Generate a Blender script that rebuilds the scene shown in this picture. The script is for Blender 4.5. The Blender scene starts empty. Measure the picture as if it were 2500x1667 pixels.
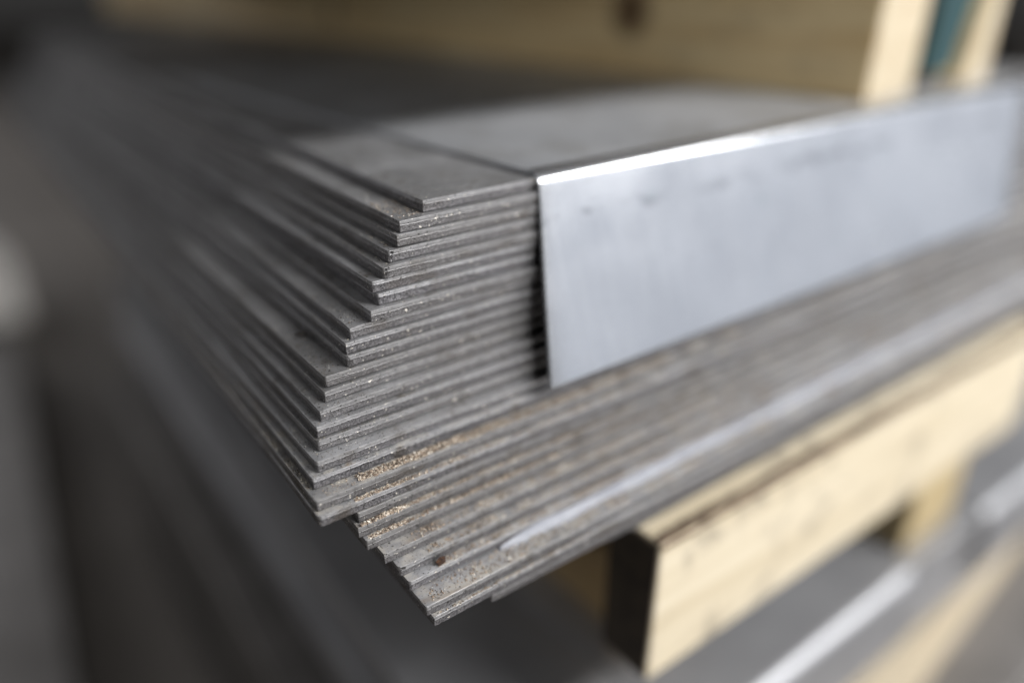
import bpy, math, random
from mathutils import Vector, Matrix, Euler

random.seed(7)
sc = bpy.context.scene
col = sc.collection
MM = 0.001

# ------------------------------------------------------------------ camera
cam_d = bpy.data.cameras.new('camera')
cam = bpy.data.objects.new('camera', cam_d)
col.objects.link(cam)
sc.camera = cam
cam_d.sensor_width = 36.0
cam_d.lens = 26.856
cam_d.clip_start = 0.01
cam_d.clip_end = 100.0
PITCH, AZ = math.radians(26.5), math.radians(53.75)
fwd = Vector((math.cos(AZ) * math.cos(PITCH), math.sin(AZ) * math.cos(PITCH), -math.sin(PITCH)))
cam.location = (-0.14622, -0.25942, 0.08504)
cam.rotation_euler = fwd.to_track_quat('-Z', 'Y').to_euler()
cam_d.dof.use_dof = True
cam_d.dof.focus_distance = 0.297
cam_d.dof.aperture_fstop = 1.08
cam_d.dof.aperture_blades = 9

# ------------------------------------------------------------------ light
world = bpy.data.worlds.new('World')
sc.world = world
world.use_nodes = True
bg = world.node_tree.nodes['Background']
bg.inputs[0].default_value = (1.0, 0.98, 0.965, 1)
bg.inputs[1].default_value = 0.032


def area(name, direction, dist, size, power, color, target=(0.12, 0.0, -0.05)):
    l = bpy.data.lights.new(name, 'AREA')
    l.shape = 'RECTANGLE'
    l.size, l.size_y = size
    l.energy = power
    l.color = color
    o = bpy.data.objects.new(name, l)
    d = Vector(direction).normalized()
    o.location = Vector(target) + d * dist
    o.rotation_euler = (-d).to_track_quat('-Z', 'Y').to_euler()
    col.objects.link(o)
    return o


# a strip of roof glazing that runs parallel to the stack's front, and the hall window further off
area('roof_light', (0.0, -0.67, 0.74), 2.6, (2.8, 0.5), 188, (1.0, 0.985, 0.965), target=(1.75, 0.0, -0.05))
area('hall_window', (0.76, -0.60, 0.22), 3.4, (3.4, 1.9), 18, (0.86, 0.91, 1.0))
area('beam_fill', (-0.09, -0.97, 0.13), 4.0, (0.8, 1.2), 98, (1.0, 0.985, 0.96))  # added fill lamp that brightens the long side of the upper beam
area('back_window', (-0.35, 0.85, 0.45), 5.5, (3.0, 1.5), 78, (0.97, 0.96, 0.97), target=(-0.4, 1.6, -0.8))

sc.view_settings.view_transform = 'Standard'
sc.view_settings.look = 'None'
sc.view_settings.exposure = 0.0
sc.view_settings.gamma = 1.0
sc.render.engine = 'CYCLES'
sc.cycles.use_denoising = True
sc.cycles.max_bounces = 5
sc.cycles.glossy_bounces = 3
sc.cycles.caustics_reflective = False
sc.cycles.use_adaptive_sampling = True
sc.cycles.adaptive_threshold = 0.02
sc.cycles.sample_clamp_indirect = 6.0


# ------------------------------------------------------------------ materials
class NT:
    def __init__(self, name):
        self.m = bpy.data.materials.new(name)
        self.m.use_nodes = True
        self.t = self.m.node_tree
        self.b = self.t.nodes['Principled BSDF']

    def n(self, kind, **kw):
        x = self.t.nodes.new(kind)
        for k, v in kw.items():
            setattr(x, k, v)
        return x

    def put(self, sock, v):
        if isinstance(v, bpy.types.NodeSocket):
            self.t.links.new(v, sock)
        elif isinstance(v, (tuple, list)) and len(v) == 3 and sock.type == 'RGBA':
            sock.default_value = (*v, 1)
        else:
            sock.default_value = v

    def math(self, op, a, b=0.0, c=None, clamp=False):
        x = self.n('ShaderNodeMath', operation=op, use_clamp=clamp)
        self.put(x.inputs[0], a)
        self.put(x.inputs[1], b)
        if c is not None:
            self.put(x.inputs[2], c)
        return x.outputs[0]

    def mix(self, f, a, b):
        x = self.n('ShaderNodeMix', data_type='RGBA')
        self.put(x.inputs[0], f)
        self.put(x.inputs[6], a)
        self.put(x.inputs[7], b)
        return x.outputs[2]

    def mixf(self, f, a, b):
        x = self.n('ShaderNodeMix', data_type='FLOAT')
        self.put(x.inputs[0], f)
        self.put(x.inputs[2], a)
        self.put(x.inputs[3], b)
        return x.outputs[0]

    def ramp(self, v, lo, hi):
        x = self.n('ShaderNodeMapRange', interpolation_type='SMOOTHSTEP')
        self.put(x.inputs[0], v)
        self.put(x.inputs[1], lo)
        self.put(x.inputs[2], hi)
        return x.outputs[0]

    def coords(self, scale=(1, 1, 1), rnd=True, loc=(0, 0, 0)):
        tc = self.n('ShaderNodeTexCoord')
        mp = self.n('ShaderNodeMapping')
        mp.inputs['Scale'].default_value = scale
        mp.inputs['Location'].default_value = loc
        v = tc.outputs['Object']
        if rnd:
            oi = self.n('ShaderNodeObjectInfo')
            vm = self.n('ShaderNodeVectorMath', operation='ADD')
            cx = self.n('ShaderNodeCombineXYZ')
            k = self.math('MULTIPLY', oi.outputs['Random'], 7.3)
            self.put(cx.inputs[0], k)
            self.put(cx.inputs[1], k)
            self.put(vm.inputs[0], v)
            self.put(vm.inputs[1], cx.outputs[0])
            v = vm.outputs[0]
        self.put(mp.inputs[0], v)
        return mp.outputs[0]

    def noise(self, vec, scale, detail=3.0, rough=0.55, dist=0.0):
        x = self.n('ShaderNodeTexNoise')
        self.put(x.inputs['Vector'], vec)
        x.inputs['Scale'].default_value = scale
        x.inputs['Detail'].default_value = detail
        x.inputs['Roughness'].default_value = rough
        x.inputs['Distortion'].default_value = dist
        return x.outputs['Fac']

    def bump(self, h, strength, dist):
        x = self.n('ShaderNodeBump')
        x.inputs['Strength'].default_value = strength
        x.inputs['Distance'].default_value = dist
        self.put(x.inputs['Height'], h)
        self.put(self.b.inputs['Normal'], x.outputs[0])

    def out(self, color, rough, metal):
        self.put(self.b.inputs['Base Color'], color)
        self.put(self.b.inputs['Roughness'], rough)
        self.put(self.b.inputs['Metallic'], metal)
        return self.m


def objrand(N):
    return N.n('ShaderNodeObjectInfo').outputs['Random']


def steel_top(name, dust, dustcol):
    N = NT(name)
    v = N.coords()
    big = N.noise(v, 22, 3, 0.5, 0.6)
    mid = N.noise(v, 120, 4, 0.6)
    fine = N.noise(v, 1500, 2, 0.6)
    streak = N.noise(N.coords(scale=(1, 14, 1)), 60, 3, 0.6)
    base = N.mix(N.ramp(big, 0.35, 0.68), (0.385, 0.39, 0.405), (0.58, 0.59, 0.62))
    base = N.mix(N.math('MULTIPLY', N.ramp(streak, 0.45, 0.75), 0.35), base, (0.17, 0.165, 0.16))
    base = N.mix(N.math('MULTIPLY', objrand(N), 0.55), base, (0.20, 0.195, 0.195))
    # grime: broken dark patches, rust-brown tinge
    grime = N.math('MULTIPLY', N.ramp(mid, 0.52, 0.72), N.ramp(big, 0.62, 0.40))
    base = N.mix(N.math('MULTIPLY', grime, 0.75), base, (0.075, 0.062, 0.052))
    # loose dust
    d = N.math('ADD', N.ramp(mid, 0.40, 0.66), N.math('MULTIPLY', N.ramp(fine, 0.5, 0.7), 0.5))
    d = N.math('MULTIPLY', d, dust, clamp=True)
    color = N.mix(d, base, dustcol)
    rust = N.ramp(N.noise(N.coords(loc=(4, 1, 0)), 34, 4, 0.65, 0.8), 0.50, 0.72)
    color = N.mix(N.math('MULTIPLY', rust, min(0.75, dust * 1.1)), color, (0.23, 0.175, 0.128))
    pits = N.ramp(N.noise(v, 850, 2, 0.55), 0.625, 0.675)
    color = N.mix(N.math('MULTIPLY', pits, 0.85), color, (0.03, 0.027, 0.024))
    rough = N.mixf(d, N.mixf(big, 0.44, 0.56), 0.85)
    metal = N.mixf(d, 0.78, 0.0)
    N.bump(N.math('ADD', fine, N.math('MULTIPLY', mid, 0.6)), 0.22, 0.0004)
    return N.out(color, rough, metal)


def steel_edge(name, tint=(0, 0, 0), dirty=0.35):
    """sheared sheet edge: smooth burnished upper third, torn grainy lower part"""
    N = NT(name)
    v = N.coords()
    tc = N.n('ShaderNodeTexCoord')
    sp = N.n('ShaderNodeSeparateXYZ')
    N.put(sp.inputs[0], tc.outputs['Object'])
    wob = N.noise(v, 160, 3, 0.6)
    rnd = objrand(N)
    lim = N.math('ADD', N.math('MULTIPLY', wob, 0.0010), N.math('MULTIPLY', rnd, 0.0009))
    # burn = 1 above the tear line
    burn = N.ramp(N.math('ADD', sp.outputs[2], lim), -0.00092, -0.00070)
    grain = N.noise(v, 1500, 3, 0.65)
    tear = N.noise(N.coords(scale=(1.3, 1.3, 0.9)), 1100, 3, 0.65)
    g2 = N.noise(v, 420, 3, 0.6)
    frac = N.mix(N.ramp(tear, 0.36, 0.66), (0.095, 0.093, 0.10), (0.27, 0.265, 0.28))
    brn = N.mix(N.ramp(g2, 0.35, 0.7), (0.36, 0.363, 0.378), (0.48, 0.483, 0.50))
    color = N.mix(burn, frac, brn)
    # per-sheet tone
    color = N.mix(N.math('MULTIPLY', rnd, 0.5), color, (0.19, 0.183, 0.178))
    # dark specks and grime
    spk = N.ramp(N.noise(v, 950, 2, 0.55), 0.64, 0.68)
    big = N.noise(v, 45, 3, 0.6, 0.5)
    color = N.mix(N.math('MULTIPLY', spk, 0.9), color, (0.022, 0.02, 0.018))
    color = N.mix(N.math('MULTIPLY', N.ramp(big, 0.50, 0.74), dirty), color, (0.10, 0.083, 0.066))
    fleck = N.ramp(N.noise(N.coords(loc=(2, 5, 1)), 760, 1, 0.5), 0.715, 0.74)
    color = N.mix(fleck, color, (0.75, 0.72, 0.66))
    rough = N.mixf(burn, 0.60, 0.52)
    N.bump(N.mixf(burn, N.math('ADD', grain, N.math('MULTIPLY', tear, 1.2)), N.math('MULTIPLY', grain, 0.35)), 0.6, 0.0005)
    return N.out(color, rough, 0.92)


def plate_steel():
    N = NT('cover_steel')
    v = N.coords(rnd=False)
    tc = N.n('ShaderNodeTexCoord')
    sp = N.n('ShaderNodeSeparateXYZ')
    N.put(sp.inputs[0], tc.outputs['Object'])
    big = N.noise(v, 16, 3, 0.5, 0.4)
    mid = N.noise(v, 75, 4, 0.6)
    vert = N.noise(N.coords(scale=(6, 1, 0.6), rnd=False), 30, 3, 0.6)
    color = N.mix(N.ramp(big, 0.3, 0.7), (0.46, 0.475, 0.505), (0.53, 0.545, 0.575))
    color = N.mix(N.math('MULTIPLY', N.ramp(vert, 0.45, 0.75), 0.25), color, (0.42, 0.44, 0.48))
    # scuffed line where the press tool ran, just under the bend
    zz = N.math('ADD', sp.outputs[2], N.math('MULTIPLY', N.math('SUBTRACT', mid, 0.5), 0.016))
    line = N.math('SUBTRACT', 1.0, N.math('MULTIPLY', N.math('ABSOLUTE', N.math('ADD', zz, 0.0165)), 300), clamp=True)
    brk = N.ramp(N.noise(N.coords(scale=(1, 1, 1), rnd=False, loc=(3, 1, 0)), 38, 3, 0.6), 0.42, 0.62)
    color = N.mix(N.math('MULTIPLY', N.math('MULTIPLY', line, brk), 0.62), color, (0.15, 0.16, 0.18))
    top = N.ramp(sp.outputs[1], 0.004, 0.010)
    grime = N.math('MULTIPLY', top, N.ramp(N.noise(N.coords(rnd=False, loc=(.4, 2, 0)), 20, 4, 0.6, 0.6), 0.46, 0.66))
    color = N.mix(N.math('MULTIPLY', grime, 0.35), color, (0.22, 0.21, 0.195))
    stain = N.ramp(N.noise(N.coords(rnd=False, loc=(1.3, 0, 0)), 55, 2, 0.5), 0.68, 0.76)
    color = N.mix(N.math('MULTIPLY', stain, 0.5), color, (0.40, 0.44, 0.46))
    scr = N.ramp(N.noise(N.coords(scale=(1.0, 1, 9), rnd=False, loc=(.7, 0, .3)), 70, 4, 0.7), 0.60, 0.68)
    color = N.mix(N.math('MULTIPLY', scr, 0.22), color, (0.30, 0.31, 0.33))
    rub = N.ramp(N.noise(N.coords(scale=(14, 1, 1), rnd=False), 24, 3, 0.7), 0.5, 0.8)
    color = N.mix(N.math('MULTIPLY', rub, 0.18), color, (0.75, 0.76, 0.78))
    N.bump(N.math('ADD', N.noise(v, 900, 2, 0.5), N.math('MULTIPLY', N.noise(v, 26, 2, 0.5), 3.0)), 0.07, 0.0004)
    return N.out(color, N.mixf(top, N.mixf(N.noise(N.coords(rnd=False, loc=(2.2, 0, 1)), 12, 3, 0.6, 1.0), 0.15, 0.33), N.mixf(mid, 0.44, 0.54)), N.mixf(top, 0.9, 0.62))


def wood(name, along, pale, dark, knots=(), dirt=0.2):
    """sawn pine: grain runs along the given local axis"""
    N = NT(name)
    s = [9, 9, 9]
    s['xyz'.index(along)] = 0.5
    v = N.coords(scale=tuple(s), rnd=False)
    w = N.n('ShaderNodeTexNoise')
    N.put(w.inputs['Vector'], v)
    w.inputs['Scale'].default_value = 11
    w.inputs['Detail'].default_value = 3
    w.inputs['Distortion'].default_value = 0.8
    rings = N.ramp(w.outputs['Fac'], 0.36, 0.66)
    fib = N.noise(v, 110, 3, 0.6)
    color = N.mix(rings, pale, dark)
    color = N.mix(N.math('MULTIPLY', N.ramp(fib, 0.5, 0.75), 0.30), color, dark)
    vd = N.coords(rnd=False)
    stain = N.ramp(N.noise(vd, 34, 4, 0.62, 0.5), 0.52, 0.74)
    color = N.mix(N.math('MULTIPLY', stain, dirt), color, (0.22, 0.19, 0.15))
    tc = N.n('ShaderNodeTexCoord')
    for (kx, ky, kz, r) in knots:
        vm = N.n('ShaderNodeVectorMath', operation='SUBTRACT')
        N.put(vm.inputs[0], tc.outputs['Object'])
        vm.inputs[1].default_value = (kx, ky, kz)
        ln = N.n('ShaderNodeVectorMath', operation='LENGTH')
        N.put(ln.inputs[0], vm.outputs[0])
        k = N.ramp(ln.outputs['Value'], r, r * 0.45)
        color = N.mix(N.math('MULTIPLY', k, 0.9), color, (0.10, 0.05, 0.022))
    N.bump(N.math('ADD', fib, w.outputs['Fac']), 0.3, 0.0006)
    return N.out(color, 0.72, 0.0)


def plain(name, a, b, scale, rough, metal=0.0, bump=0.2):
    N = NT(name)
    v = N.coords()
    n1 = N.noise(v, scale, 4, 0.6)
    color = N.mix(N.ramp(n1, 0.3, 0.7), a, b)
    N.bump(N.noise(v, scale * 12, 3, 0.6), bump, 0.001)
    return N.out(color, rough, metal)


def grains_mat(name, stops):
    N = NT(name)
    g = N.n('ShaderNodeNewGeometry')
    r = N.n('ShaderNodeValToRGB')
    N.put(r.inputs[0], g.outputs['Random Per Island'])
    el = r.color_ramp.elements
    while len(el) < len(stops):
        el.new(0.5)
    for e, (p, c) in zip(el, stops):
        e.position = p
        e.color = (*c, 1)
    r.color_ramp.interpolation = 'CONSTANT'
    return N.out(r.outputs[0], 0.8, 0.0)


M = {
    'top': steel_top('sheet_steel', 0.10, (0.34, 0.32, 0.29)),
    'top_dusty': steel_top('dusty_sheet_steel', 0.6, (0.45, 0.42, 0.375)),
    'edge': steel_edge('sheared_edge', dirty=0.5),
    'edge_dusty': steel_edge('dusty_sheared_edge', dirty=0.8),
    'plate': plate_steel(),
    'film': plain('white_film', (0.20, 0.21, 0.245), (0.27, 0.28, 0.315), 80, 0.5),
    'bark': plain('bark', (0.07, 0.047, 0.03), (0.15, 0.105, 0.07), 60, 0.9, bump=0.6),
    'teal': plain('teal_paint', (0.009, 0.038, 0.045), (0.014, 0.053, 0.060), 30, 0.5),
    'floor': plain('concrete', (0.125, 0.114, 0.105), (0.175, 0.16, 0.148), 3, 0.75),
    'darksteel': plain('dull_steel', (0.15, 0.143, 0.138), (0.22, 0.21, 0.205), 12, 0.48, 0.6),
    'lowsteel': plain('lower_plate_steel', (0.33, 0.335, 0.355), (0.43, 0.435, 0.455), 10, 0.52, 0.85),
    'crate': plain('pale_carton', (0.60, 0.58, 0.56), (0.68, 0.66, 0.64), 6, 0.8),
    'crumb': plain('brown_crumb', (0.028, 0.014, 0.009), (0.10, 0.045, 0.022), 700, 0.9, bump=0.8),
    'dirt': plain('black_dirt', (0.015, 0.013, 0.012), (0.04, 0.034, 0.03), 500, 0.9, bump=0.8),
    'sawdust': grains_mat('sawdust_grains', [(0.0, (0.30, 0.235, 0.18)), (0.25, (0.42, 0.355, 0.285)), (0.46, (0.19, 0.14, 0.105)),
                                              (0.66, (0.50, 0.44, 0.37)), (0.78, (0.085, 0.062, 0.048)), (0.93, (0.68, 0.64, 0.57))]),
    'grit': grains_mat('grit_grains', [(0.0, (0.03, 0.026, 0.022)), (0.40, (0.20, 0.16, 0.12)), (0.62, (0.07, 0.055, 0.04)),
                                       (0.84, (0.60, 0.55, 0.46)), (0.94, (0.85, 0.83, 0.78))]),
}


# ------------------------------------------------------------------ helpers
def tag(o, label=None, cat=None, group=None, kind=None):
    for k, v in (('label', label), ('category', cat), ('group', group), ('kind', kind)):
        if v:
            o[k] = v
    return o


def mesh_obj(name, verts, faces, mats, fmat=None, smooth=None, loc=(0, 0, 0), rot=(0, 0, 0), parent=None):
    me = bpy.data.meshes.new(name)
    me.from_pydata(verts, [], faces)
    for m in mats:
        me.materials.append(m)
    if fmat:
        me.polygons.foreach_set('material_index', fmat)
    if smooth:
        me.polygons.foreach_set('use_smooth', smooth)
    me.update()
    o = bpy.data.objects.new(name, me)
    o.location = loc
    o.rotation_euler = rot
    col.objects.link(o)
    if parent:
        o.parent = parent
    return o


def box(name, lo, hi, mat, bevel=0.0, loc=(0, 0, 0), rot=(0, 0, 0), parent=None, segs=2):
    """bevelled block, corners given in mm in local space"""
    import bmesh
    bm = bmesh.new()
    bmesh.ops.create_cube(bm, size=1.0)
    for v in bm.verts:
        v.co = Vector([(lo[i] + hi[i]) / 2 + v.co[i] * (hi[i] - lo[i]) for i in range(3)]) * MM
    if bevel:
        bmesh.ops.bevel(bm, geom=list(bm.edges), offset=bevel * MM, segments=segs, affect='EDGES', profile=0.6)
    me = bpy.data.meshes.new(name)
    bm.to_mesh(me)
    bm.free()
    me.materials.append(mat)
    o = bpy.data.objects.new(name, me)
    o.location = Vector(loc) * MM
    o.rotation_euler = rot
    col.objects.link(o)
    if parent:
        o.parent = parent
    return o


# ------------------------------------------------------------------ ground
floor = mesh_obj('floor', [(-12, -8, -0.86), (14, -8, -0.86), (14, 16, -0.86), (-12, 16, -0.86)], [(0, 1, 2, 3)], [M['floor']])
tag(floor, 'dark grey concrete floor lying far below the stacks', None, None, 'structure')

# ------------------------------------------------------------------ the main stack of sheets
T = 5.0
STEP = 5.25
# corner x, corner y (mm), turn in degrees, from the top sheet down
SH = [(0, 0, .55), (-12.8, -3.4, .5), (-14.7, -4.3, .35), (-19.1, -4.6, .3), (-22.9, -6.8, .2), (-27.9, -6.1, .25),
      (-25.9, -6.6, .1), (-30.8, -9.2, .2), (-39.3, -7.2, -.05), (-42.3, -8.8, .1), (-42.8, -9.4, .3), (-53.0, -10.7, .6),
      (-54.4, -12.2, .7), (-58.5, -15.9, .55), (-61.4, -18.2, .1), (-62.4, -19.4, .15), (-65.7, -25.1, .3), (-68.4, -26.8, -.2),
      (-70.8, -33.4, -.15), (-71.3, -36.2, -.25),
      (-56.1, -36.3, .1), (-57.7, -38.6, .0), (-55.9, -41.3, .05), (-51.6, -46.6, .1), (-47.9, -51.2, -.05), (-46.1, -55.3, .25),
      (-45.0, -65.9, .0), (-42.7, -67.2, .05), (-14.9, -66.0, .0), (52.3, -62.5, .0), (72.0, -59.5, .0)]
LX, LY = 640.0, 1000.0

# inward offset, z (mm): rolled-over lip, burnished band, torn zone, burr
PROF = [(0.14, 0.0), (0.03, -0.06), (0.0, -0.30), (0.0, -1.0), (0.01, -1.70), (0.08, -1.95), (0.16, -3.2), (0.16, -4.4), (0.16, -4.70), (0.50, -5.0)]


def make_sheet(i, x, y, deg):
    rg = random.Random(100 + i)
    st = []
    for s in [LY, 700, 500, 380, 300, 240, 200, 170, 150]:
        st.append((0, s, 1, 0))
    s = 147.0
    while s > 1.0:
        st.append((0, s, 1, 0))
        s -= 3.0 if s > 40 else 1.6
    r = 0.35 + rg.random() ** 2 * 1.4
    ding = rg.choice([0, 0, .12, -.15, .2, -.35, -.5]) if 0 < i < 28 else 0.0
    reach = 6 + rg.random() * 12
    for k in range(4):
        a = math.pi / 2 * k / 3
        st.append((r - r * math.cos(a), r - r * math.sin(a), math.cos(a), math.sin(a)))
    s = 1.6
    while s < 150.0:
        st.append((s, 0, 0, 1))
        s += 1.6 if s < 60 else 3.0
    for s in [155, 175, 200, 240, 300, 380, 500, LX]:
        st.append((s, 0, 0, 1))
    verts, faces, fm, sm = [], [], [], []
    np_ = len(PROF)
    wave = rg.random() * 6
    for (px, py, nx, ny) in st:
        j1, j2, j3 = rg.gauss(0, .018), rg.gauss(0, .035), rg.gauss(0, .05)
        tear = rg.gauss(0, .16)
        s = px + py
        sway = 0.10 * math.sin(s * .021 + wave) + 0.05 * math.sin(s * .09 + wave * 2)
        for k, (d, z) in enumerate(PROF):
            dd = d + sway + (j1 if k < 4 else j2 if k < 8 else j3)
            zz = z + (tear if k in (4, 5) else 0.0)
            if s < reach:
                zz += ding * (1 - s / reach) ** 2
            verts.append(((px + nx * dd) * MM, (py + ny * dd) * MM, zz * MM))
    n = len(st)
    for a in range(n - 1):
        for k in range(np_ - 1):
            p, q = a * np_ + k, (a + 1) * np_ + k
            faces.append((p, p + 1, q + 1, q))
            fm.append(1)
            sm.append(2 <= k <= 3 or 5 <= k <= 7)
    base = len(verts)
    for a in range(n):
        verts.append(verts[a * np_])
    verts.append((LX * MM, LY * MM, 0))
    faces.append(tuple(range(base, base + n + 1)))
    fm.append(0)
    sm.append(False)
    base2 = len(verts)
    for a in range(n):
        verts.append(verts[a * np_ + np_ - 1])
    verts.append((LX * MM, LY * MM, -T * MM))
    faces.append(tuple(reversed(range(base2, base2 + n + 1))))
    fm.append(0)
    sm.append(False)
    tl, bl = base + n, base2 + n
    faces.append((bl, tl) + tuple(range(0, np_)))
    faces.append((tl, bl) + tuple(reversed(range((n - 1) * np_, n * np_))))
    fm += [1, 1]
    sm += [False, False]
    low = i >= 17
    o = mesh_obj('steel_sheet', verts, faces, [M['top_dusty' if low else 'top'], M['edge_dusty' if low else 'edge']], fm, sm,
                 (x * MM, y * MM, -i * STEP * MM), (0, 0, math.radians(deg)))
    return o


ORD = ['topmost', 'second', 'third', 'fourth', 'fifth', 'sixth', 'seventh', 'eighth', 'ninth', 'tenth', 'eleventh', 'twelfth',
       'thirteenth', 'fourteenth', 'fifteenth', 'sixteenth', 'seventeenth', 'eighteenth', 'nineteenth', 'twentieth']
LOW = ['first', 'second', 'third', 'fourth', 'fifth', 'sixth', 'seventh', 'eighth', 'ninth', 'tenth', 'eleventh']
NOTE = {0: 'topmost steel sheet of the stack, bare grey corner beside the bent plate',
        1: 'second steel sheet from the top, pale crumbs on its corner ledge',
        8: 'ninth steel sheet from the top, wide bare ledge along its left side',
        11: 'twelfth steel sheet from the top, widest lit ledge along its left side',
        16: 'seventeenth steel sheet from the top, pale dusty front ledge without sawdust heap',
        18: 'nineteenth steel sheet from the top, thick heap of sawdust on its front ledge',
        19: 'twentieth steel sheet from the top, its corner overhanging the sheets below',
        26: 'seventh steel sheet below the overhanging corner, broad dusty ledge with white film strip',
        27: 'eighth steel sheet below the overhanging corner, lowest pointed corner of the stack',
        28: 'ninth steel sheet below the overhang, its corner set back right of the lowest point',
        29: 'thin sheet second from the bottom of the stack, ending left of the timber',
        30: 'bottom steel sheet of the stack, lying directly on the timber'}
sheets = []
for i, (x, y, d) in enumerate(SH):
    o = make_sheet(i, x, y, d)
    lab = NOTE.get(i) or ('%s steel sheet from the top of the stack, with sheared grey edges' % ORD[i] if i < 20
                          else '%s steel sheet below the overhanging corner, dusty front ledge' % LOW[i - 20])
    tag(o, lab, 'steel sheet', 'steel sheets of the main stack')
    sheets.append(o)


def front_y(i, x):
    a, b, d = SH[i]
    return b + (x - a) * math.tan(math.radians(d))


def side_x(i, y):
    a, b, d = SH[i]
    return a - (y - b) * math.tan(math.radians(d))


# ------------------------------------------------------------------ bent cover plate over the front edge
def make_plate(lean_deg=22.0, Lleg=87.5, x0=57.5, x1=534.0, cut0=17.0, cut1=62.0, R=6.6):
    th = 2.2
    # centre path in (y, z): flange from the back, bend, leg leaning outwards
    lean = math.radians(lean_deg)
    zc, yc = 2.6 - R, R - 3.6
    outer = [(430, 2.6), (300, 2.6), (200, 2.6), (140, 2.6), (90, 2.6), (50, 2.6), (25, 2.6)]
    steps = 10
    total = math.pi / 2 - lean
    for k in range(steps + 1):
        a = total * k / steps
        outer.append((yc - R * math.sin(a), zc + R * math.cos(a)))
    outer.insert(7, (yc + .8, 2.6))
    y0, z0 = outer[-1]
    dy, dz = -math.sin(lean), -math.cos(lean)
    for t in (.6, 3.0, Lleg * .15, Lleg * .3, Lleg * .45, Lleg * .6, Lleg * .8, Lleg):
        outer.append((y0 + dy * t, z0 + dz * t))
    n = len(outer)
    inner = []
    for k in range(n):
        p0, p1 = outer[max(k - 1, 0)], outer[min(k + 1, n - 1)]
        ty, tz = p1[0] - p0[0], p1[1] - p0[1]
        l = math.hypot(ty, tz)
        ny, nz = -tz / l, ty / l          # pointing inwards (down / back)
        if nz > 0 and k < 8:
            ny, nz = -ny, -nz
        cand = (outer[k][0] + ny * th, outer[k][1] + nz * th)
        inner.append(cand)

    # left and right end lines
    def xl(k):
        y, z = outer[k]
        if k <= 8:
            return x0 - 0.105 * (y - 1.2)
        return x0 - cut0 * max(0.0, (2.6 - z)) / 82.0

    def xr(k):
        y, z = outer[k]
        if k <= 8:
            return x1
        return x1 - cut1 * max(0.0, (2.6 - z)) / 82.0
    ts = [0, .002, .03, .08, .15, .25, .37, .5, .64, .8, .95, .998, 1]
    verts, faces = [], []
    rg = random.Random(5)
    for t in ts:
        for side in (0, 1):
            for k in range(n):
                x = xl(k) + (xr(k) - xl(k)) * t
                y, z = (outer if side == 0 else inner)[k]
                # very slight oil-canning of the leg
                if k > 20:
                    y += 0.5 * math.sin(x * .011 + 1) * (k - 20) / 6
                if t in (0, 1):
                    # softened end edges
                    cy, cz = (outer[k][0] + inner[k][0]) / 2, (outer[k][1] + inner[k][1]) / 2
                    y, z = cy + (y - cy) * .8, cz + (z - cz) * .8
                verts.append((x * MM, y * MM, z * MM))
    row = 2 * n
    for a in range(len(ts) - 1):
        for k in range(n - 1):
            p, q = a * row + k, (a + 1) * row + k
            faces.append((p, p + 1, q + 1, q))
            p, q = p + n, q + n
            faces.append((p, q, q + 1, p + 1))
        p, q = a * row, (a + 1) * row
        faces.append((p, q, q + n, p + n))
        p, q = a * row + n - 1, (a + 1) * row + n - 1
        faces.append((p, p + n, q + n, q))
    for k in range(n - 1):
        faces.append((k, k + n, k + n + 1, k + 1))
        p = (len(ts) - 1) * row + k
        faces.append((p, p + 1, p + n + 1, p + n))
    sm = [True] * len(faces)
    o = mesh_obj('bent_cover_plate', verts, faces, [M['plate']], None, sm)
    md = o.modifiers.new('sharp', 'EDGE_SPLIT')
    md.split_angle = math.radians(40)
    return o


plate = make_plate()
tag(plate, 'bent bright steel plate folded over the top front edge of the stack', 'cover plate')

# ------------------------------------------------------------------ timbers
PALE, DARK = (0.88, 0.71, 0.42), (0.76, 0.56, 0.29)
ZP = 2.7
b1 = box('timber_beam', (0, 0, 0), (76, 1350, 94), wood('pine_long', 'y', PALE, DARK, knots=((0, 0.194, 0.047, 0.025), (0.0, 0.62, 0.03, 0.014))), 2.5,
         loc=(338, 16.5, ZP), rot=(0, math.radians(1.5), math.radians(8.2)))
ENDG = wood('pine_end_grain', 'y', (0.50, 0.435, 0.32), (0.43, 0.355, 0.245))


def end_grain(o):
    o.data.materials.append(ENDG)
    for p in o.data.polygons:
        if abs(p.normal.y) > .8:
            p.material_index = 1


end_grain(b1)
tag(b1, 'long pine beam lying on top of the stack, its wide tan side facing the gap', 'timber', 'pine timbers')


def wany_beam():
    """beam whose left side is cut on a slant: wide foot, narrower top"""
    sec = [(0, 1.5), (1.5, 0), (50.5, 0), (52, 1.5), (52, 92.5), (50.5, 94), (33, 94), (31.5, 92.5)]
    verts = [(x * MM, y * MM, z * MM) for y in (0, 900) for x, z in sec]
    n = len(sec)
    faces = [tuple(range(n)), tuple(reversed(range(n, 2 * n)))]
    faces += [(k, k + n, (k + 1) % n + n, (k + 1) % n) for k in range(n)]
    return mesh_obj('timber_beam', verts, faces, [wood('pine_long_second', 'y', PALE, DARK)], loc=(.474, .022, ZP * MM),
                    rot=(0, 0, math.radians(8.2)))


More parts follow.
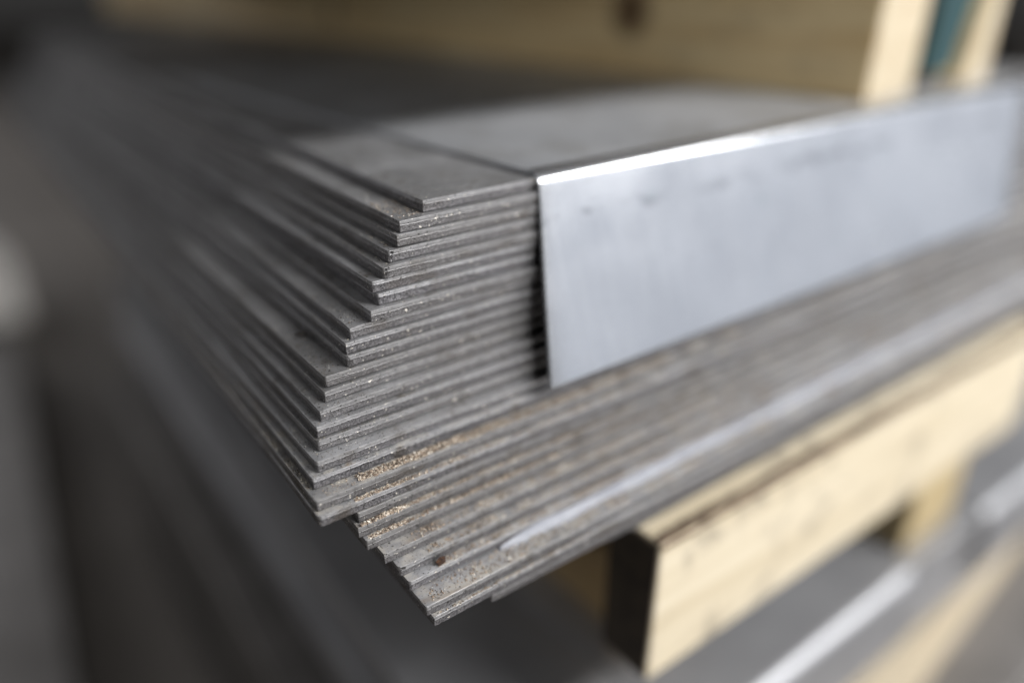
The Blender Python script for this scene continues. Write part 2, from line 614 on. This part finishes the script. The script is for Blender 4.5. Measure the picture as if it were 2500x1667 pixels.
b2 = wany_beam()
end_grain(b2)
tag(b2, 'narrower slanted pine beam end at the far right, behind the teal board', 'timber', 'pine timbers')
sp = box('gap_shade_block', (0, 0, 0), (44, 300, 9), wood('gap_shade_brown', 'y', (0.05, 0.03, 0.018), (0.03, 0.018, 0.01)), 1.0,
         loc=(421, 30, ZP), rot=(0, 0, math.radians(8.2)))  # dark block standing in for the shade between the beam ends
tag(sp, 'small dark block painted as shade between the two upper beam ends', 'shade block')
tsec = [(0, 10), (50, 10), (80, 94), (0, 94)]
tb = mesh_obj('painted_board', [(x * MM, y * MM, z * MM) for y in (0, 420) for x, z in tsec],
              [(0, 1, 2, 3), (7, 6, 5, 4), (0, 4, 5, 1), (1, 5, 6, 2), (2, 6, 7, 3), (3, 7, 4, 0)], [M['teal']],
              loc=(.4195, .0225, ZP * MM), rot=(0, 0, math.radians(8.2)))
tag(tb, 'teal painted board standing between the two upper beam ends', 'board')

# board on edge that carries the stack
lb = box('timber_plank', (0, 0, 0), (420, 35, 92), wood('pine_plank', 'x', (0.58, 0.515, 0.395), (0.49, 0.42, 0.30), dirt=0.75), 2.0, loc=(77, -75, -255.2))
tag(lb, 'pale pine plank on edge under the right part of the stack', 'timber', 'pine timbers')


eg = box('end_face', (-1.2, 1.2, 1.2), (0.6, 33.8, 90.8), plain('dark_end_grain', (0.035, 0.026, 0.018), (0.06, 0.045, 0.03), 90, 0.85), 0.4, parent=lb)  # end face coloured much darker than the rest of the plank
eg['label'] = 'very dark end grain of the plank'


def bark_strip():
    rg = random.Random(11)
    verts, faces = [], []
    n = 60
    for k in range(n + 1):
        x = 0.8 + 418.4 * k / n
        w = (6.4 + .8 * math.sin(k * .5) + rg.gauss(0, .3)) * (1 - 0.55 * k / n)
        h = 2.2 + rg.gauss(0, .4)
        hh = h * (1 - .4 * k / n)
        pts = [(-0.35, 92 - hh - 1.6), (-0.45, 92 - hh), (1.2, 92.35), (w, 92.4), (w + .4, 91.5)]
        for (y, z) in pts:
            verts.append((x * MM, y * MM, z * MM))
    for k in range(n):
        for j in range(4):
            p, q = k * 5 + j, (k + 1) * 5 + j
            faces.append((p, q, q + 1, p + 1))
    return mesh_obj('bark_edge', verts, faces, [M['bark']], None, [True] * len(faces), parent=lb)


bk = bark_strip()
bk['label'] = 'brown strip of bark along the upper front edge'

ft = box('timber_block', (0, 0, 0), (74, 520, 69.9), wood('pine_block', 'y', (0.42, 0.34, 0.20), (0.33, 0.25, 0.13)), 3, loc=(365, -70, -325.4))
tag(ft, 'yellowish pine block under the right end of the plank', 'timber', 'pine timbers')
ft2 = box('timber_block', (0, 0, 0), (74, 560, 68), wood('pine_block_second', 'y', (0.50, 0.36, 0.19), (0.36, 0.24, 0.11)), 3, loc=(131, 2, -323.1))
tag(ft2, 'brown shaded pine block behind the dark end of the plank', 'timber', 'pine timbers')

# ------------------------------------------------------------------ lower pile of thick plates and its dunnage
plate2 = make_plate(4.0, 52.0, 57.5, 296.0, 2.0, 4.0, 10.0)
plate2.location = (0.060, -0.086, -0.32580)
plate2.data.materials[0] = M['lowsteel']
tag(plate2, 'blurred bent plate at lower right, left of the yellowish block', 'cover plate')
plate3 = make_plate(4.0, 52.0, 410.0, 760.0, 2.0, 4.0, 10.0)
plate3.location = (0.060, -0.086, -0.32580)
plate3.data.materials[0] = M['lowsteel']
tag(plate3, 'blurred bent plate at the right edge, beyond the yellowish block', 'cover plate')
zt = -325.5
for k, (h, dx, dy) in enumerate([(30, 0, 0), (32, 6, 3), (36, -4, 2)]):
    p = box('thick_steel_plate', (0, 0, -h), (900, 1000, 0), M['lowsteel'], 2.0, loc=(-5 + dx, -84 + dy, zt))
    tag(p, ['uppermost blurred grey steel plate of the lower pile, below the plank',
            'middle blurred grey steel plate of the lower pile', 'bottom blurred grey steel plate of the lower pile'][k],
        'steel plate', 'thick plates of the lower pile')
    zt -= h + .2
dz = zt
lw = box('timber_beam', (0, 0, 0), (760, 90, 58), wood('pine_low', 'x', (0.50, 0.43, 0.32), (0.42, 0.35, 0.25)), 3, loc=(120, -133, dz - 58.2), rot=(0, 0, math.radians(6.6)))
tag(lw, 'blurred tan beam in the bottom right corner, under the lower pile', 'timber', 'pine timbers')
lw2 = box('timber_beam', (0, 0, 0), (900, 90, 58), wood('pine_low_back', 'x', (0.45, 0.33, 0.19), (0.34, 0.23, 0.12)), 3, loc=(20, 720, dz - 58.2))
tag(lw2, 'shaded beam under the far side of the lower pile', 'timber', 'pine timbers')
zt = dz - 58.4
base = box('thick_steel_plate', (0, 0, zt * -1 - 860 + .5), (980, 1080, 0), M['darksteel'], 3.0, loc=(-40, -150, zt))
tag(base, 'dark steel slab standing on the floor under everything', 'steel plate', 'thick plates of the lower pile')

# pile carried by the upper beams, its underside shades the gap
up = box('thick_steel_plate', (0, 0, 0), (640, 1000, 45), M['darksteel'], 2.0, loc=(-30, 34, ZP + 94.2))
tag(up, 'steel plate resting on the upper beams, just above the picture', 'steel plate')

# things standing far behind on the left
cr = box('pale_carton', (0, 0, 0), (520, 300, 180), M['crate'], 8, loc=(-600, 2180, -860), rot=(0, 0, .1))
tag(cr, 'pale blurred carton on the floor at the left edge', 'carton')
bx = box('steel_channel', (0, 0, 0), (110, 1700, 90), M['darksteel'], 4, loc=(-330, 200, -860), rot=(0, 0, math.radians(-3)))
tag(bx, 'dark blurred steel bar lying on the floor at lower left', 'steel bar')
post = box('backdrop_post', (0, 0, 0), (90, 90, 1700), M['darksteel'], 4, loc=(820, 40, -860))  # added dark post that blackens the background beyond the right end
tag(post, 'dark blurred post added as backdrop beyond the right end of the stack', 'post')

# ------------------------------------------------------------------ torn strip of film on the ledge
def film_strip():
    rg = random.Random(3)
    verts, faces = [], []
    n = 90
    for k in range(n + 1):
        x = -4 + 640 * (k / n) ** 1.35
        z0 = -26 * STEP
        yb = front_y(25, x) - 0.25
        wv = .5 * math.sin(k * .7) + rg.gauss(0, .25)
        up = 3.6 + .5 * math.sin(k * .33)
        if k < 8:
            up *= .15 + .1 * k + .12 * rg.random()
        w = (3.6 + wv + (0 if k > 7 else -2.4 + .3 * k + rg.gauss(0, .5))) * (1 - .4 * k / n)
        prof = [(yb - .05, z0 + up), (yb - .5, z0 + up * .55), (yb - 1.5, z0 + .55), (yb - w, z0 + .22)]
        for y, z in prof:
            verts.append((x * MM, y * MM, z * MM))
        for y, z in prof:
            verts.append((x * MM, (y - .1) * MM, (z - .12) * MM))
    for k in range(n):
        a, b = k * 8, (k + 1) * 8
        for j in range(3):
            faces.append((a + j, b + j, b + j + 1, a + j + 1))
            faces.append((a + 4 + j, a + 5 + j, b + 5 + j, b + 4 + j))
        faces.append((a, a + 4, b + 4, b))
        faces.append((a + 3, b + 3, b + 7, a + 7))
    faces.append((0, 1, 5, 4)), faces.append((1, 2, 6, 5)), faces.append((2, 3, 7, 6))
    return mesh_obj('film_strip', verts, faces, [M['film']], None, [True] * len(faces))


tag(film_strip(), 'torn strip of white plastic film lying along a lower ledge', 'film strip')


# ------------------------------------------------------------------ crumbs
def lump(name, mat, center, size, seed, stretch=(1, 1, .8)):
    import bmesh
    rg = random.Random(seed)
    bm = bmesh.new()
    bmesh.ops.create_icosphere(bm, subdivisions=1, radius=1.0)
    for v in bm.verts:
        k = 0.45 + rg.random() * 1.0
        v.co = Vector((v.co.x * stretch[0] * k, v.co.y * stretch[1] * k, max(v.co.z, -.55) * stretch[2] * k)) * size * MM
    zmin = min(v.co.z for v in bm.verts)
    for v in bm.verts:
        v.co.z -= zmin
    me = bpy.data.meshes.new(name)
    bm.to_mesh(me)
    bm.free()
    me.materials.append(mat)
    o = bpy.data.objects.new(name, me)
    o.location = Vector(center) * MM
    col.objects.link(o)
    return o


tag(lump('wood_crumb', M['crumb'], (-31, -53.2, -25 * STEP), 1.9, 1, (1.3, .7, 1.2)), 'dark reddish brown crumb on a lower front ledge', 'crumb')
tag(lump('dirt_clump', M['dirt'], (-46.5, 28, -11 * STEP), 2.2, 2, (1.4, .8, .8)), 'black clump of dirt on the wide left ledge', 'dirt clump')

OCT = [Vector(v) for v in ((1, 0, 0), (-1, 0, 0), (0, 1, 0), (0, -1, 0), (0, 0, 1), (0, 0, -1))]
OCF = [(0, 2, 4), (2, 1, 4), (1, 3, 4), (3, 0, 4), (2, 0, 5), (1, 2, 5), (3, 1, 5), (0, 3, 5)]
gv = {'sawdust': [], 'grit': []}
gf = {'sawdust': [], 'grit': []}
rg = random.Random(21)


def grain(kind, x, y, z, s, flat=.6, elong=1.0):
    V, Fc = gv[kind], gf[kind]
    b = len(V)
    rot = Euler((rg.gauss(0, .5), rg.gauss(0, .5), rg.random() * 6.3)).to_matrix()
    sx, sy, sz = s * elong * (.7 + .6 * rg.random()), s * (.6 + .6 * rg.random()), s * flat * (.6 + .6 * rg.random())
    for v in OCT:
        j = Vector((rg.gauss(0, .22), rg.gauss(0, .22), rg.gauss(0, .22)))
        p = rot @ Vector(((v.x + j.x) * sx, (v.y + j.y) * sy, (v.z + j.z) * sz))
        V.append(((x + p.x) * MM, (y + p.y) * MM, (z + p.z + sz * .5) * MM))
    for f in OCF:
        Fc.append(tuple(b + q for q in f))


def front_ledge(i, x0, x1, n, smin, smax, heap=0.0, kind='sawdust', lo=.12, hi=.95, clump=0.0, power=1.0):
    """scatter on the ledge that sheet i shows in front of the sheet above it"""
    z = -i * STEP
    centers = [rg.uniform(x0, x1) for _ in range(max(3, int((x1 - x0) / 9)))]
    for _ in range(n):
        if rg.random() < clump:
            x = rg.gauss(rg.choice(centers), 3.2)
        else:
            x = x0 + (x1 - x0) * rg.random() ** power
        x = min(max(x, x0), x1)
        fy = front_y(i, x)
        by = front_y(i - 1, x)
        if x < side_x(i - 1, by):
            by = fy + 6
        if by - fy < .5:
            continue
        t = lo + (hi - lo) * rg.random()
        y = fy + (by - fy) * t
        h = heap * rg.random() * math.sin(math.pi * min(max((t - lo) / (hi - lo), 0), 1)) * (.5 + .5 * math.sin(x * .31 + i))
        s = smin + (smax - smin) * rg.random() ** 2.2
        grain(kind, x, y, z + max(h, 0), s, elong=1.0 if rg.random() < .9 else 1.7)


def side_ledge(i, y0, y1, n, smin, smax, kind='grit'):
    z = -i * STEP
    for _ in range(n):
        y = y0 + (y1 - y0) * rg.random() ** 1.3
        a, b = side_x(i, y) + .4, side_x(i - 1, y) - .2
        if b - a < .4:
            continue
        x = a + (b - a) * rg.random()
        grain(kind, x, y, z, smin + (smax - smin) * rg.random() ** 2.5)


# the thick drift on the nineteenth sheet and its neighbours
front_ledge(18, -52, -6, 2600, .16, .62, 1.3, hi=.92, lo=.25, clump=.25)
front_ledge(18, -6, 120, 2200, .2, .6, .7, lo=.15, power=1.5)
front_ledge(18, -66, -50, 120, .1, .35)
front_ledge(19, -56, -20, 420, .15, .5, .4, clump=.5)
front_ledge(19, -56, 100, 900, .15, .55, .35, power=1.4)
front_ledge(20, -55, -20, 260, .2, .6, .4, clump=.5)
front_ledge(21, -56, -36, 520, .2, .8, 1.2)
front_ledge(21, -40, 90, 900, .2, .55, .4, power=1.2)
front_ledge(22, -54, 40, 900, .2, .7, .6, clump=.5, power=1.3)
front_ledge(22, -54, 140, 900, .2, .6, .3)
for i, n in ((23, 1500), (24, 1300), (25, 1300), (26, 1800)):
    front_ledge(i, SH[i][0] + (14 if i < 26 else 4), 180, n, .16, .62, .5, clump=.35, power=1.15)
    front_ledge(i, SH[i][0] + 1, 60, 160, .08, .3, kind='grit')
front_ledge(27, -40, 40, 320, .15, .6, .3)
front_ledge(28, -10, 80, 160, .15, .5, .2)
# finer grit everywhere near the corner
for i in range(1, 20):
    front_ledge(i, SH[i][0] + .5, SH[i][0] + 80, 90, .06, .26, kind='grit')
    side_ledge(i, SH[i][1] + 1, 60, 70, .07, .30)
for i in (13, 14, 15, 16, 17):
    front_ledge(i, SH[i][0] + 1, SH[i][0] + 90, 420 if i in (16, 17) else 200, .06, .24, kind='grit')
side_ledge(1, 0, 26, 260, .10, .50, 'sawdust')
side_ledge(1, 0, 40, 130, .08, .40)
side_ledge(3, 0, 30, 90, .1, .4)
side_ledge(8, -4, 40, 220, .08, .34)
side_ledge(11, -8, 60, 160, .08, .36)
side_ledge(16, -20, 30, 160, .08, .3)
side_ledge(18, -26, 40, 220, .1, .45)
# specks clinging to the bare top corner
for _ in range(240):
    x, y = rg.random() ** 1.5 * 55 + 1, rg.random() ** 1.5 * 30 + 1
    grain('grit', x, y, 0.0, .06 + .16 * rg.random() ** 2)

so = mesh_obj('sawdust', gv['sawdust'], gf['sawdust'], [M['sawdust']])
tag(so, 'tan sawdust lying in drifts on the front ledges of the sheets', 'sawdust', kind='stuff')
go = mesh_obj('grit', gv['grit'], gf['grit'], [M['grit']])
tag(go, 'fine dark and pale grit scattered over the sheet ledges', 'grit', kind='stuff')
